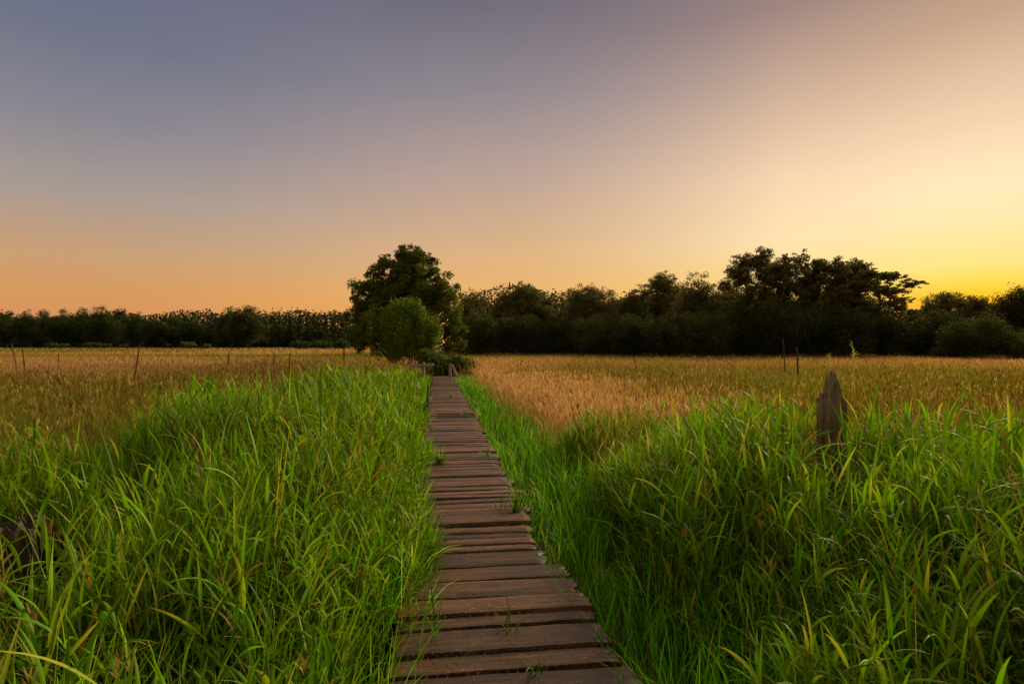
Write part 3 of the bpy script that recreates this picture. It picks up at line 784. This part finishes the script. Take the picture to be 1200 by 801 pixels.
def make_tree(name, H, lobes, leaf, nleaf, csize, base_col, trunk_r=0.25, crown_name='crown', shell=0.5, flat=0.6, stems=1, var=0.35, seed=1, twigs=0.5, cr=0.36, rag=0.09):
    """lobes: (x,y,z,rx,ry,rz,weight). Empty > trunk (with limbs), crown"""
    rs = np.random.default_rng(seed)
    root = empty(name, (0, 0, 0))
    CL = []; LC = []; cl_lobe = []
    tot = sum(l[6] for l in lobes)
    for li, (x, y, z, rx, ry, rz, w) in enumerate(lobes):
        k = max(3, int(round(csize * w / tot)))
        v = rs.normal(0, 1, (k, 3)); v /= np.linalg.norm(v, axis=1)[:, None]
        r = (shell + (1 - shell) * rs.random(k)) ; r[rs.random(k) < 0.15] *= 0.55
        r = r * (1 + rs.normal(0, rag, k))
        c = np.array([x, y, z]) + v * r[:, None] * np.array([rx, ry, rz])
        CL.append(c); cl_lobe += [li] * k
    CL = np.concatenate(CL); cl_lobe = np.array(cl_lobe)
    # leaves
    rad = np.array([max(0.25, cr * (lobes[i][3] + lobes[i][5]) * 0.5) for i in cl_lobe]) * (0.6 + 0.8 * rs.random(len(CL)))
    wts = rad ** 2; wts = wts / wts.sum()
    which = rs.choice(len(CL), nleaf, p=wts)
    off = rs.normal(0, 1, (nleaf, 3)); off /= np.linalg.norm(off, axis=1)[:, None]; off *= (rs.random(nleaf) ** 0.55)[:, None]; off *= np.array([1, 1, flat])
    P = CL[which] + off * rad[which][:, None]
    P[:, 2] = np.maximum(P[:, 2], 0.15)
    cc = np.array(base_col)[None, :] * (1 + var * (rs.random(len(CL)) - 0.5) * 2)[which][:, None] * (0.75 + 0.5 * rs.random(nleaf))[:, None]
    hue = (rs.random(len(CL))[which] * 0.6 + 0.4 * rs.random(nleaf))[:, None]
    cc = cc * (1 + (hue - 0.5) * np.array([0.5, 0.15, 0.0]))
    global rng
    leaves_mesh(crown_name, P, leaf, cc, root)
    # trunk and limbs
    V = []; Fs = []
    zmin = min(l[2] - l[5] for l in lobes)
    for s in range(stems):
        ox, oy = (0, 0) if stems == 1 else (rs.normal(0, 0.35), rs.normal(0, 0.35))
        tip = np.array([ox + rs.normal(0, .03 * H), oy + rs.normal(0, .03 * H), H * 0.86])
        pts = []; rr = []
        for i in range(9):
            t = i / 8
            pts.append(np.array([ox, oy, -0.2]) * (1 - t) + tip * t + np.array([rs.normal(0, 0.012 * H), rs.normal(0, 0.012 * H), 0]) * (t > 0) * (t < 1))
            rr.append(trunk_r * (1.25 if i == 0 else 1) * (1 - 0.88 * t) / (1 if stems == 1 else 1.6))
        tube(V, Fs, pts, rr, 9)
    for li, (x, y, z, rx, ry, rz, w) in enumerate(lobes):
        c = np.array([x, y, z]); t0 = np.clip((z - rz - 0.35 * math.hypot(x, y)) / (H * 0.86), 0.12, 0.8)
        a = pts[int(t0 * 8)] * 1.0
        mid = (a + c) / 2 + np.array([rs.normal(0, .05 * H * .3), rs.normal(0, .05 * H * .3), 0.06 * H * .5])
        r0 = trunk_r * (1 - 0.85 * t0) * 0.55
        tube(V, Fs, [a, (a + mid) / 2, mid, (mid + c) / 2, c], [r0, r0 * .8, r0 * .6, r0 * .45, r0 * .3], 6)
        for ci in np.where(cl_lobe == li)[0]:
            if rs.random() < twigs:
                e = CL[ci]; st = c * 0.6 + mid * 0.4 if rs.random() < .5 else c
                m2 = (st + e) / 2 + rs.normal(0, 0.06 * (rx + rz), 3)
                tube(V, Fs, [st, m2, e], [r0 * .32, r0 * .2, r0 * .08], 4)
    mesh_py('trunk', V, Fs, M_bark, root)
    return root

def rand_lobes(H, wid, zlow, n, seed, sq=0.75):
    rs = np.random.default_rng(seed); L = []
    for i in range(n):
        t = (i + 0.5) / n
        z = zlow + (H - zlow) * (0.12 + 0.74 * t)
        env = math.sin(math.pi * min(1, 0.18 + 0.74 * t)) ** 0.8
        a = i * 2.4 + rs.random() * 0.8
        rad = wid * 0.5 * env
        lr = rad * (0.42 + 0.2 * rs.random()) + 0.05 * wid
        off = max(0, rad - lr) * (0.7 + 0.4 * rs.random())
        L.append((off * math.cos(a), off * math.sin(a), min(z, H - lr * sq), lr, lr, lr * sq, lr ** 2))
    L.append((0, 0, H - wid * 0.13, wid * 0.18, wid * 0.18, wid * 0.13, (wid * .18) ** 2))
    L.append((0, 0, (H + zlow) / 2, wid * 0.30, wid * 0.30, (H - zlow) * 0.36, (wid * .34) ** 2))
    return L

def at(px, Y): return (px - 600) / F * Y

# ---- the big round tree beside the boardwalk end
YT = 38.0
k = YT / F
def T(px, py): return ((px - 474) * k, EYE - (py - 400.5) * k)
lob = []
for (px, py, rpx, rpy, dy, w) in [(478, 345, 44, 42, 0, 2.2), (480, 305, 24, 18, 0.3, .9), (453, 320, 20, 18, -0.4, .8), (462, 308, 12, 11, .2, .35), (500, 315, 20, 20, 0.2, .9),
                                  (438, 335, 20, 18, 0.2, .7), (422, 350, 15, 13, -0.2, .38), (425, 332, 12, 10, .4, .25), (518, 345, 20, 26, 0, .9),
                                  (525, 378, 19, 26, -.3, 1.0), (430, 385, 22, 26, 0, 1.0), (532, 388, 15, 26, -.3, 1.0), (420, 392, 13, 18, -.2, .6), (450, 365, 24, 22, .2, 1.0), (505, 360, 24, 24, .2, 1.0), (435, 400, 20, 14, -.3, .7), (526, 402, 18, 13, -.3, .7), (470, 330, 30, 26, 0, 1.2), (478, 296, 13, 10, .1, .45), (446, 306, 10, 10, .2, .3), (497, 303, 12, 11, -.2, .4), (438, 350, 28, 26, .1, 1.0), (428, 364, 22, 24, -.1, .8), (518, 350, 24, 26, .1, .8), (415, 350, 10, 9, .2, .25), (490, 360, 30, 30, .2, 1.2), (478, 385, 45, 24, -0.6, 1.6), (511, 325, 14, 12, 0.3, .4),
                                  (470, 300, 12, 11, .5, .3), (492, 299, 12, 10, -.2, .3)]:
    x, z = T(px, py); lob.append((x, dy * 2, z, rpx * k, rpx * k * (1.0 if rpx < 40 else .8), rpy * k, w))
t = make_tree('broadleaf_tree', 8.2, lob, 0.125, 85000, 560, (0.098, 0.112, 0.009), 0.24, seed=3, shell=0.55, flat=0.8, stems=2, cr=.27, rag=0.14)
t.location = (at(474, YT), YT, 0)
tag(t, 'large round broadleaf tree standing alone at the end of boardwalk', 'tree')

# ---- bright willow bush in front of it
YB2 = 33.5
k = YB2 / F
def T(px, py): return ((px - 474) * k, EYE - (py - 400.5) * k)
lob = []
for (px, py, rpx, rpy, dy, w) in [(474, 388, 33, 26, 0, 2.0), (472, 372, 22, 13, -.2, .9), (450, 392, 18, 20, 0, .7), (500, 393, 17, 20, -.1, .7), (487, 374, 13, 13, .2, .5), (456, 380, 12, 12, .1, .5), (466, 364, 9, 9, 0, .35), (490, 366, 6, 8, 0, .25), (454, 368, 7, 7, .2, .25), (515, 388, 7, 9, -.2, .25), (436, 396, 8, 10, -.2, .3), (499, 383, 10, 9, -.5, .35), (444, 384, 9, 9, -.4, .3), (508, 398, 11, 12, -.5, .4), (480, 362, 7, 7, .3, .2), (478, 402, 34, 12, -.4, .8)]:
    x, z = T(px, py); lob.append((x, dy, z, rpx * k, rpx * k * .9, rpy * k, w))
t = make_tree('willow_bush', 3.6, lob, 0.105, 42000, 230, (0.120, 0.165, 0.009), 0.07, seed=8, shell=0.50, flat=1.7, cr=.34, rag=0.20, stems=4, twigs=0.35)
t.location = (at(474, YB2), YB2, 0)
tag(t, 'bright green rounded bush in front of the large round tree', 'bush')

# ---- low bushes at the boardwalk end
def low_bush(px, Y, wpx, ytop, lab, col, seed, leaf=0.09, n=6000, name='low_bush', grp=None, cat='bush'):
    H = EYE - (ytop - 400.5) / F * Y; wid = wpx / F * Y
    rs = np.random.default_rng(seed)
    lob = [(0, 0, H * .45, wid * .40, wid * .38, H * .42, 2)]
    for i in range(5):
        a = i * 1.3 + rs.random(); lob.append((wid * .27 * math.cos(a), wid * .27 * math.sin(a), H * (.4 + .35 * rs.random()), wid * .2, wid * .2, H * .26, .6))
    t = make_tree(name, H, lob, leaf, n, 130, col, 0.05 * max(1, H / 3), seed=seed, shell=.6, flat=.9, stems=3, twigs=.3, cr=.42)
    t.location = (at(px, Y), Y, 0); t.rotation_euler = (0, 0, 0)
    tag(t, lab, cat, grp); return t
low_bush(524, 26.9, 40, 417, 'low dark bush overhanging the far end of the boardwalk', (0.050, 0.080, 0.008), 21, 0.085, 9000)
low_bush(546, 29.5, 26, 420, 'small low bush behind the braced post', (0.070, 0.090, 0.010), 22, 0.08, 6000)
low_bush(505, 29.5, 30, 405, 'leafy low bush between the crossboard post and the bright bush', (0.070, 0.105, 0.010), 23, 0.085, 7000)

# ---- right wood
WL = 'trees along the right wood edge'
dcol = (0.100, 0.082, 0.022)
def wood_tree(px, ytop, wpx, Y, kind, lab, seed, col=dcol, leaf=0.165):
    H = EYE + (400.5 - ytop) / F * Y; wid = wpx / F * Y * (1.22 if px < 860 and kind != 'open' else 1.0)
    if kind in ('open', 'mid'):
        rs = np.random.default_rng(seed); zl = H * (0.30 if kind == 'open' else 0.16); L = []
        nk = 19 if kind == 'open' else 22
        for i in range(nk):
            a = i * 2.4 + rs.random(); t_ = (i + .5) / nk
            z = zl + (H - zl) * (0.10 + .82 * t_)
            env = (1 - max(0, t_ - 0.5) * 1.3); rd = wid * .5 * env * (0.55 + .45 * rs.random())
            lr = wid * (0.17 + 0.13 * rs.random())
            L.append((rd * math.cos(a) * 0.95, rd * math.sin(a) * .8, min(z, H - lr * .76), lr, lr, lr * .78, lr ** 2))
        for i in range(4):
            a = rs.random() * 6.28
            L.append((wid * .3 * math.cos(a), wid * .3 * math.sin(a), H * (0.22 + .18 * i / 3), wid * .26, wid * .26, H * .13, (wid * .2) ** 2))
        t = make_tree('canopy_tree', H, L, leaf, 46000, 800, col, 0.22, seed=seed, shell=.35, flat=.65, twigs=.5, stems=1 + (seed % 2), cr=.30)
    elif kind == 'spread':
        rs = np.random.default_rng(seed); L = []
        for i, (fx, fz, fr) in enumerate([(-.35, .80, .2), (-.1, .92, .2), (.15, .88, .2), (.05, .72, .22), (.38, .78, .17), (.55, .64, .15), (.72, .50, .13), (.45, .55, .15), (.25, .60, .17), (-.3, .6, .2), (0, .52, .2), (.85, .40, .08), (.62, .42, .1), (-.1, .35, .22), (.2, .33, .2)]):
            lr = wid * fr * .95
            L.append((fx * wid * .62, rs.normal(0, wid * .12), H * fz, lr, lr, lr * .42, lr ** 2))
        t = make_tree('canopy_tree', H, L, leaf, 28000, 560, col, 0.28, seed=seed, shell=.3, flat=.55, twigs=.55, stems=2, cr=.28)
    else:
        L = rand_lobes(H, wid, H * .03, 16, seed)
        t = make_tree('canopy_tree', H, L, leaf, 38000, 700, col, 0.26, seed=seed, shell=.5, flat=.75, twigs=.35, cr=.36)
    t.location = (at(px, Y), Y, 0); tag(t, lab, 'tree', WL); return t

wood_tree(556, 337, 58, 86, 'dense', 'dense dark tree just behind the right shoulder of the round tree', 31)
wood_tree(588, 345, 44, 88, 'dense', 'lower dark tree second to the right of the round tree', 32)
wood_tree(614, 331, 56, 84, 'mid', 'tree with a raised tuft crown right of the two dense ones', 33)
wood_tree(648, 348, 46, 88, 'dense', 'low crowned tree in the dip left of the twin tufted tree', 34)
wood_tree(690, 331, 66, 80, 'mid', 'twin tufted tree in the middle of the wood with gaps at its foot', 35)
wood_tree(722, 349, 46, 88, 'dense', 'small dark tree in the notch right of the twin tufted tree', 36)
wood_tree(742, 337, 44, 76, 'dense', 'smooth round headed tree before the rising wood', 37)
wood_tree(772, 320, 58, 78, 'mid', 'loose airy tree right behind the smooth round headed one', 38)
wood_tree(818, 315, 66, 72, 'dense', 'broad dense tree at the left shoulder of the tallest trees', 39)
wood_tree(850, 325, 50, 74, 'dense', 'dark filler tree left below the tallest crown', 45)
wood_tree(876, 292, 66, 68, 'open', 'tallest tree of the wood with sky glowing between its trunks', 40)
wood_tree(926, 294, 68, 70, 'open', 'second tall open tree right of the tallest one', 41)
wood_tree(972, 300, 60, 69, 'open', 'third tall open tree with airy layered foliage', 42)
wood_tree(1003, 304, 56, 72, 'open', 'fourth tall tree partly behind the wide spreading crown', 47)
wood_tree(1030, 312, 92, 66, 'spread', 'wide spreading tree whose right branches reach low into the sunset', 43)
wood_tree(1112, 341, 78, 74, 'mid', 'smaller backlit tree in the gap with golden light through it', 44)
wood_tree(862, 322, 56, 80, 'dense', 'shadowy tree behind the tallest one, filling its left side', 401)
wood_tree(902, 327, 56, 82, 'dense', 'shadowy tree behind and between the two tallest crowns', 402)
wood_tree(950, 327, 58, 81, 'dense', 'shadowy tree behind the third tall open tree', 403)
wood_tree(992, 331, 54, 82, 'dense', 'shadowy tree behind the fourth tall tree', 404)
wood_tree(632, 343, 54, 94, 'dense', 'dark tree at the back between raised tuft tree and the dip', 405)
wood_tree(670, 345, 50, 94, 'dense', 'dark tree at the back left of the twin tufted tree', 406)
wood_tree(757, 336, 50, 90, 'dense', 'dark tree at the back between round headed and loose airy trees', 407)
wood_tree(796, 327, 54, 84, 'dense', 'dark tree at the back left of the broad dense tree', 408)
wood_tree(1150, 350, 70, 78, 'dense', 'low tree at the back right of the sunset gap, behind the olive bush', 409)
wood_tree(1196, 329, 92, 66, 'dense', 'big tree cut by the right picture edge', 46, (0.045, 0.034, 0.010))

bush_lab = {
 560: 'undergrowth bush at the left foot of the wood by the round tree', 606: 'dark bush below the raised tuft tree', 652: 'dark bush beneath the low crowned tree',
 698: 'dark bush at the foot of the twin tufted tree', 740: 'bush below the smooth round headed tree', 782: 'tall dark bush beneath the loose airy tree',
 824: 'greenish bush at the foot of the broad dense tree', 866: 'dark bush below the tallest tree', 908: 'dark bush below the second tall tree',
 950: 'wide bush below the third tall tree', 992: 'dark bush beneath the fourth tall tree', 1034: 'bush below the wide spreading crown', 1075: 'bush at the wood corner left of the sunset gap', 1112: 'dark bush filling the foot of the sunset gap'}
tops = {560: 372, 606: 374, 652: 376, 698: 368, 740: 366, 782: 358, 824: 354, 866: 357, 908: 352, 950: 354, 992: 353, 1034: 353, 1075: 361, 1112: 372}
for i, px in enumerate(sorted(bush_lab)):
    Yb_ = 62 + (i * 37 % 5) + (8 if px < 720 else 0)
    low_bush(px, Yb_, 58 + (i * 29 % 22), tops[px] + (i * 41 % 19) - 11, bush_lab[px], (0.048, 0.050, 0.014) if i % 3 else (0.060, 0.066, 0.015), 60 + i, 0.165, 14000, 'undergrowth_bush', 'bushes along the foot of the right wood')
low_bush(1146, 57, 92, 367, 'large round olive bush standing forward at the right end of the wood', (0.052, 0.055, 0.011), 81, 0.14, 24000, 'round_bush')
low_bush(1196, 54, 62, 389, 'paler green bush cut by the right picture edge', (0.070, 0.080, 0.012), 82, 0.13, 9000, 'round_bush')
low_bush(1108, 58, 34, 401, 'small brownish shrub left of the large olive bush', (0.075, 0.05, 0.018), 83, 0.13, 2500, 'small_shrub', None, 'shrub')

# dense leaf mass filling the inside of the woods
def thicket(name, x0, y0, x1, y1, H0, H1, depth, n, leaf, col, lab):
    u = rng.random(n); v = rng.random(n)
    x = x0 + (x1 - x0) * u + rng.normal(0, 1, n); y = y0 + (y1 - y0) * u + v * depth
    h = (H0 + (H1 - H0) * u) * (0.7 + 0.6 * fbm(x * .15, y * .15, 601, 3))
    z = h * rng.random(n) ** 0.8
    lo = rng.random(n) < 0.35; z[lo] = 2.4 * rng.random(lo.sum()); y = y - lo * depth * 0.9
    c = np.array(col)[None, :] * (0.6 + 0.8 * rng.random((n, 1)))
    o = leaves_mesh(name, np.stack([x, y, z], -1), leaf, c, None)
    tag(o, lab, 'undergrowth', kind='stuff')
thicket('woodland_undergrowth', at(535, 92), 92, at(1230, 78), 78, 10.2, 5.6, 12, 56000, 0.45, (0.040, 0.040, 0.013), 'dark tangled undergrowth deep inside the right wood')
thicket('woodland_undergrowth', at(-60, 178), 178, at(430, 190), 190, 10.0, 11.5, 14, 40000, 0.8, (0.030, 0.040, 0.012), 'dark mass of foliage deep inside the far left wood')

# ---- left far wood
LW = 'trees along the far left wood edge'
def proto_far(seed, n=24000):
    t = make_tree('far_tree', 1.0 * 12, rand_lobes(12, 10, 0.5, 9 + seed % 4, seed), 0.26, n, 260, [(0.042, 0.052, 0.013), (0.036, 0.050, 0.015), (0.050, 0.052, 0.013)][seed % 3], 0.25, seed=seed, shell=.5, flat=.85, twigs=.35, cr=.5)
    return t
far = [proto_far(s) for s in (101, 102, 103, 104, 105, 106)]
used = [False] * 6
ltree = [(-14, 364, 34, 'far tree cut by the left picture edge'), (8, 366, 32, 'first full tree from the left along the far wood'), (32, 364, 34, 'lighter round tree second from the left in the far wood'),
         (52, 366, 30, 'tree with a notched crown third from the left in the far wood'), (74, 364, 32, 'fourth tree from the left in the far wood, evenly domed'),
         (97, 362, 34, 'fifth tree from the left in the far wood, just before the highest one'), (120, 357, 38, 'highest crown in the left half of the far wood'),
         (142, 363, 30, 'tree stepping down right of the highest far crown'), (162, 366, 28, 'pointed little tree above the tallest stake'),
         (182, 370, 32, 'lighter leaved tree in the low stretch of the far wood'), (203, 372, 32, 'lowest tree of the far wood before the rise'),
         (226, 370, 34, 'rounded tree left of the rise towards the plantation'), (246, 371, 30, 'tree at the foot of the rise beside the plantation'),
         (270, 359, 34, 'bushy topped tree at the left corner of plantation'), (290, 357, 46, 'broad dark tree standing forward in front of the plantation')]
for i, (px, yt, wpx, lab) in enumerate(ltree):
    kx = (i * 5 + i // 6) % 6
    Y = 150 if px == 290 else 160 + (i * 5 % 9)
    t = far[kx] if not used[kx] else copy_tree(far[kx]); used[kx] = True
    H = EYE + (400.5 - yt) / F * Y; wd = wpx * (1.0 + .3 * random.random()) / F * Y; H *= 0.96 + .10 * random.random()
    t.location = (at(px, Y), Y, 0); t.rotation_euler = (0, 0, i * 1.1); t.scale = (wd / 10, wd / 10, H / 12)
    tag(t, lab, 'tree', LW)

def slim(seed):
    rs = np.random.default_rng(seed); L = []
    for i in range(9):
        t_ = i / 8; r_ = 1.9 * (1 - t_) ** 0.75 + 0.22
        L.append((rs.normal(0, .25), rs.normal(0, .25), 1.5 + 11.2 * t_, r_, r_, 1.1, r_ * 1.2))
    return make_tree('slender_tree', 13.2, L, 0.24, 8000, 190, (0.048, 0.058, 0.015), 0.16, seed=seed, shell=.5, flat=.8, twigs=.4)
sl = [slim(s) for s in (201, 202, 203)]; used = [False] * 3
for i in range(20):
    px = 262 + i * 8.1 + random.uniform(-1.5, 1.5); Y = 172 + (i * 3 % 7)
    yt = 361 + 5 * max(0, (px - 360) / 60) + random.uniform(-2, 2.5)
    kx = i % 3; t = sl[kx] if not used[kx] else copy_tree(sl[kx]); used[kx] = True
    H = EYE + (400.5 - yt) / F * Y
    t.location = (at(px, Y), Y, 0); t.rotation_euler = (0, 0, i * 0.9); t.scale = (0.9 + .2 * random.random(),) * 2 + (H / 13.2,)
    tag(t, 'slender pointed tree in the even plantation row left of the round tree', 'tree', 'slender trees of the plantation')

hb = [(62, 14, 402, 'pale green bush under the fourth far tree, left of a close pair'), (76, 13, 402.5, 'pale green bush right of the first one at the far field edge'), (106, 16, 401.5, 'left bush of the wider pale pair at the far field edge'),
      (121, 17, 401, 'right bush of the wider pale pair below the highest far crown'), (146, 9, 403, 'tiny bush below the tree right of highest crown'), (198, 9, 403, 'tiny pale bush in the low stretch of the field edge'),
      (221, 20, 400.5, 'pale bush below the rounded tree before the rise'), (243, 9, 403, 'tiny bush at the foot of the rise'), (352, 24, 398, 'dark hedge bush at the left end of the row below plantation'), (376, 28, 397.5, 'long dark hedge bush below the plantation'), (400, 24, 397.5, 'dark hedge bush beside the reddish stake')]
for i, (px, wpx, yt, lab) in enumerate(hb):
    dkb = px > 340
    low_bush(px, 140 if dkb else 150, wpx, yt, lab, (0.05, 0.06, 0.013) if dkb else (0.11, 0.12, 0.02), 300 + i, 0.42, 900, 'field_bush', 'bushes along the far left field edge')

# ------------------------------------------------------------------ light
SUN_AZ = 39.5
def lin(c): 
    return tuple(((v / 255) / 12.92 if v / 255 <= 0.04045 else ((v / 255 + 0.055) / 1.055) ** 2.4) for v in c)
w = bpy.data.worlds.new('World'); sc.world = w; w.use_nodes = True
nt = w.node_tree; nt.nodes.clear()
N_ = nt.nodes.new; Lk = nt.links.new
tc = N_('ShaderNodeTexCoord'); sep = N_('ShaderNodeSeparateXYZ'); Lk(tc.outputs['Generated'], sep.inputs[0])
def math_(op, a, b=None, clamp=False):
    n = N_('ShaderNodeMath'); n.operation = op; n.use_clamp = clamp
    for s_, v in ((n.inputs[0], a), (n.inputs[1], b)):
        if v is None: continue
        if hasattr(v, 'links'): Lk(v, s_)
        else: s_.default_value = v
    return n.outputs[0]
az = math_('ARCTAN2', sep.outputs[0], sep.outputs[1])
dd = math_('PINGPONG', math_('SUBTRACT', az, R(SUN_AZ)), math.pi)
el = math_('DIVIDE', math_('ARCSINE', sep.outputs[2]), math.pi / 2, True)
ZEN = (0.60, 0.58, 0.46); BACK = 0.50  # unseen sky overhead and behind camera, brightened beyond dusk as fill for the grass
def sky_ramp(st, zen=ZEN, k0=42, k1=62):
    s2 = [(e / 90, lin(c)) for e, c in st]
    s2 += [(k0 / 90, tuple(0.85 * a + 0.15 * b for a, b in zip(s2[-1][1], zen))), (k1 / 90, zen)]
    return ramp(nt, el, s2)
R0 = sky_ramp([(0, (252, 138, 6)), (2.5, (255, 172, 14)), (3.8, (255, 202, 36)), (4.9, (255, 221, 84)), (6.1, (255, 227, 130)), (9, (255, 230, 166)), (12.2, (255, 230, 188)), (18.2, (231, 197, 165)), (23.9, (190, 156, 130)), (31, (144, 120, 116))])
R14 = sky_ramp([(0, (255, 165, 40)), (3, (255, 198, 84)), (6, (255, 219, 142)), (9.3, (255, 225, 175)), (14.6, (246, 212, 175)), (21.6, (204, 172, 150)), (28, (156, 129, 124)), (34, (128, 116, 124))])
R39 = sky_ramp([(0, (242, 165, 70)), (4, (240, 178, 98)), (8.6, (224, 179, 130)), (16, (190, 163, 150)), (23.6, (147, 137, 143)), (30.4, (116, 109, 122)), (36, (108, 104, 124))])
R75 = sky_ramp([(0, (216, 143, 92)), (3.9, (217, 154, 94)), (7.05, (202, 159, 117)), (12, (168, 155, 146)), (18, (136, 133, 144)), (23.5, (112, 116, 135)), (31, (100, 104, 130))])
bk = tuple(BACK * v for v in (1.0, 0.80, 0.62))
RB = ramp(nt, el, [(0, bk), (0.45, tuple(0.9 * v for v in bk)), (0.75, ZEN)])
def mr(a, b, smooth=False):
    n = N_('ShaderNodeMapRange'); n.inputs['From Min'].default_value = R(a); n.inputs['From Max'].default_value = R(b)
    n.interpolation_type = 'SMOOTHSTEP' if smooth else 'LINEAR'
    Lk(dd, n.inputs['Value']); return n.outputs[0]
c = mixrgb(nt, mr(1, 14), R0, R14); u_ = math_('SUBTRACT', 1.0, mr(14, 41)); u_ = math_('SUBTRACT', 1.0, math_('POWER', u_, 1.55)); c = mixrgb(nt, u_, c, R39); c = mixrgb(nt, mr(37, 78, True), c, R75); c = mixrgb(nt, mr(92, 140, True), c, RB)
bg = N_('ShaderNodeBackground'); hz = noise(nt, mapping(nt, tc.outputs['Generated'], (1.6, 1.6, 9.0)), 1.0, 4, 0.55, 0.4)
c = mixrgb(nt, 1.0, c, ramp(nt, hz, [(0.3, (0.975, 0.98, 0.985)), (0.8, (1.01, 1.008, 1.006))]), 'MULTIPLY')
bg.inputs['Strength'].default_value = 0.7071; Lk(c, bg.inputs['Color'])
sky = N_('ShaderNodeTexSky'); sky.sky_type = 'NISHITA'; sky.sun_disc = False; sky.sun_elevation = R(22); sky.sun_rotation = R(SUN_AZ); sky.air_density = 1.5; sky.dust_density = 3
bg2 = N_('ShaderNodeBackground'); bg2.inputs['Strength'].default_value = 0.0008; Lk(sky.outputs[0], bg2.inputs['Color'])
ad = N_('ShaderNodeAddShader'); Lk(bg.outputs[0], ad.inputs[0]); Lk(bg2.outputs[0], ad.inputs[1])
wo = N_('ShaderNodeOutputWorld'); Lk(ad.outputs[0], wo.inputs['Surface'])

ld = bpy.data.lights.new('sun', 'SUN'); ld.energy = 5.0; ld.angle = R(24); ld.color = (0.97, 0.86, 0.50)
lo = bpy.data.objects.new('sun', ld); COL.objects.link(lo)
from mathutils import Vector
sd = Vector((math.sin(R(SUN_AZ)) * math.cos(R(22)), math.cos(R(SUN_AZ)) * math.cos(R(22)), math.sin(R(22))))
lo.rotation_euler = (-sd).to_track_quat('-Z', 'Y').to_euler()

# ------------------------------------------------------------------ camera
cd = bpy.data.cameras.new('camera'); cd.sensor_width = 36; cd.lens = 36 * F / 1200; cd.clip_start = 0.05; cd.clip_end = 3000
co = bpy.data.objects.new('camera', cd); COL.objects.link(co)
co.location = (0, 0, EYE); co.rotation_euler = (R(90), 0, 0)
sc.camera = co
sc.view_settings.view_transform = 'Standard'; sc.view_settings.look = 'None'; sc.view_settings.exposure = 0.5; sc.view_settings.gamma = 1
cy = sc.cycles
cy.max_bounces = 3; cy.diffuse_bounces = 1; cy.glossy_bounces = 1; cy.transmission_bounces = 2; cy.transparent_max_bounces = 4
cy.use_adaptive_sampling = True; cy.adaptive_threshold = 0.02
cy.caustics_reflective = False; cy.caustics_refractive = False
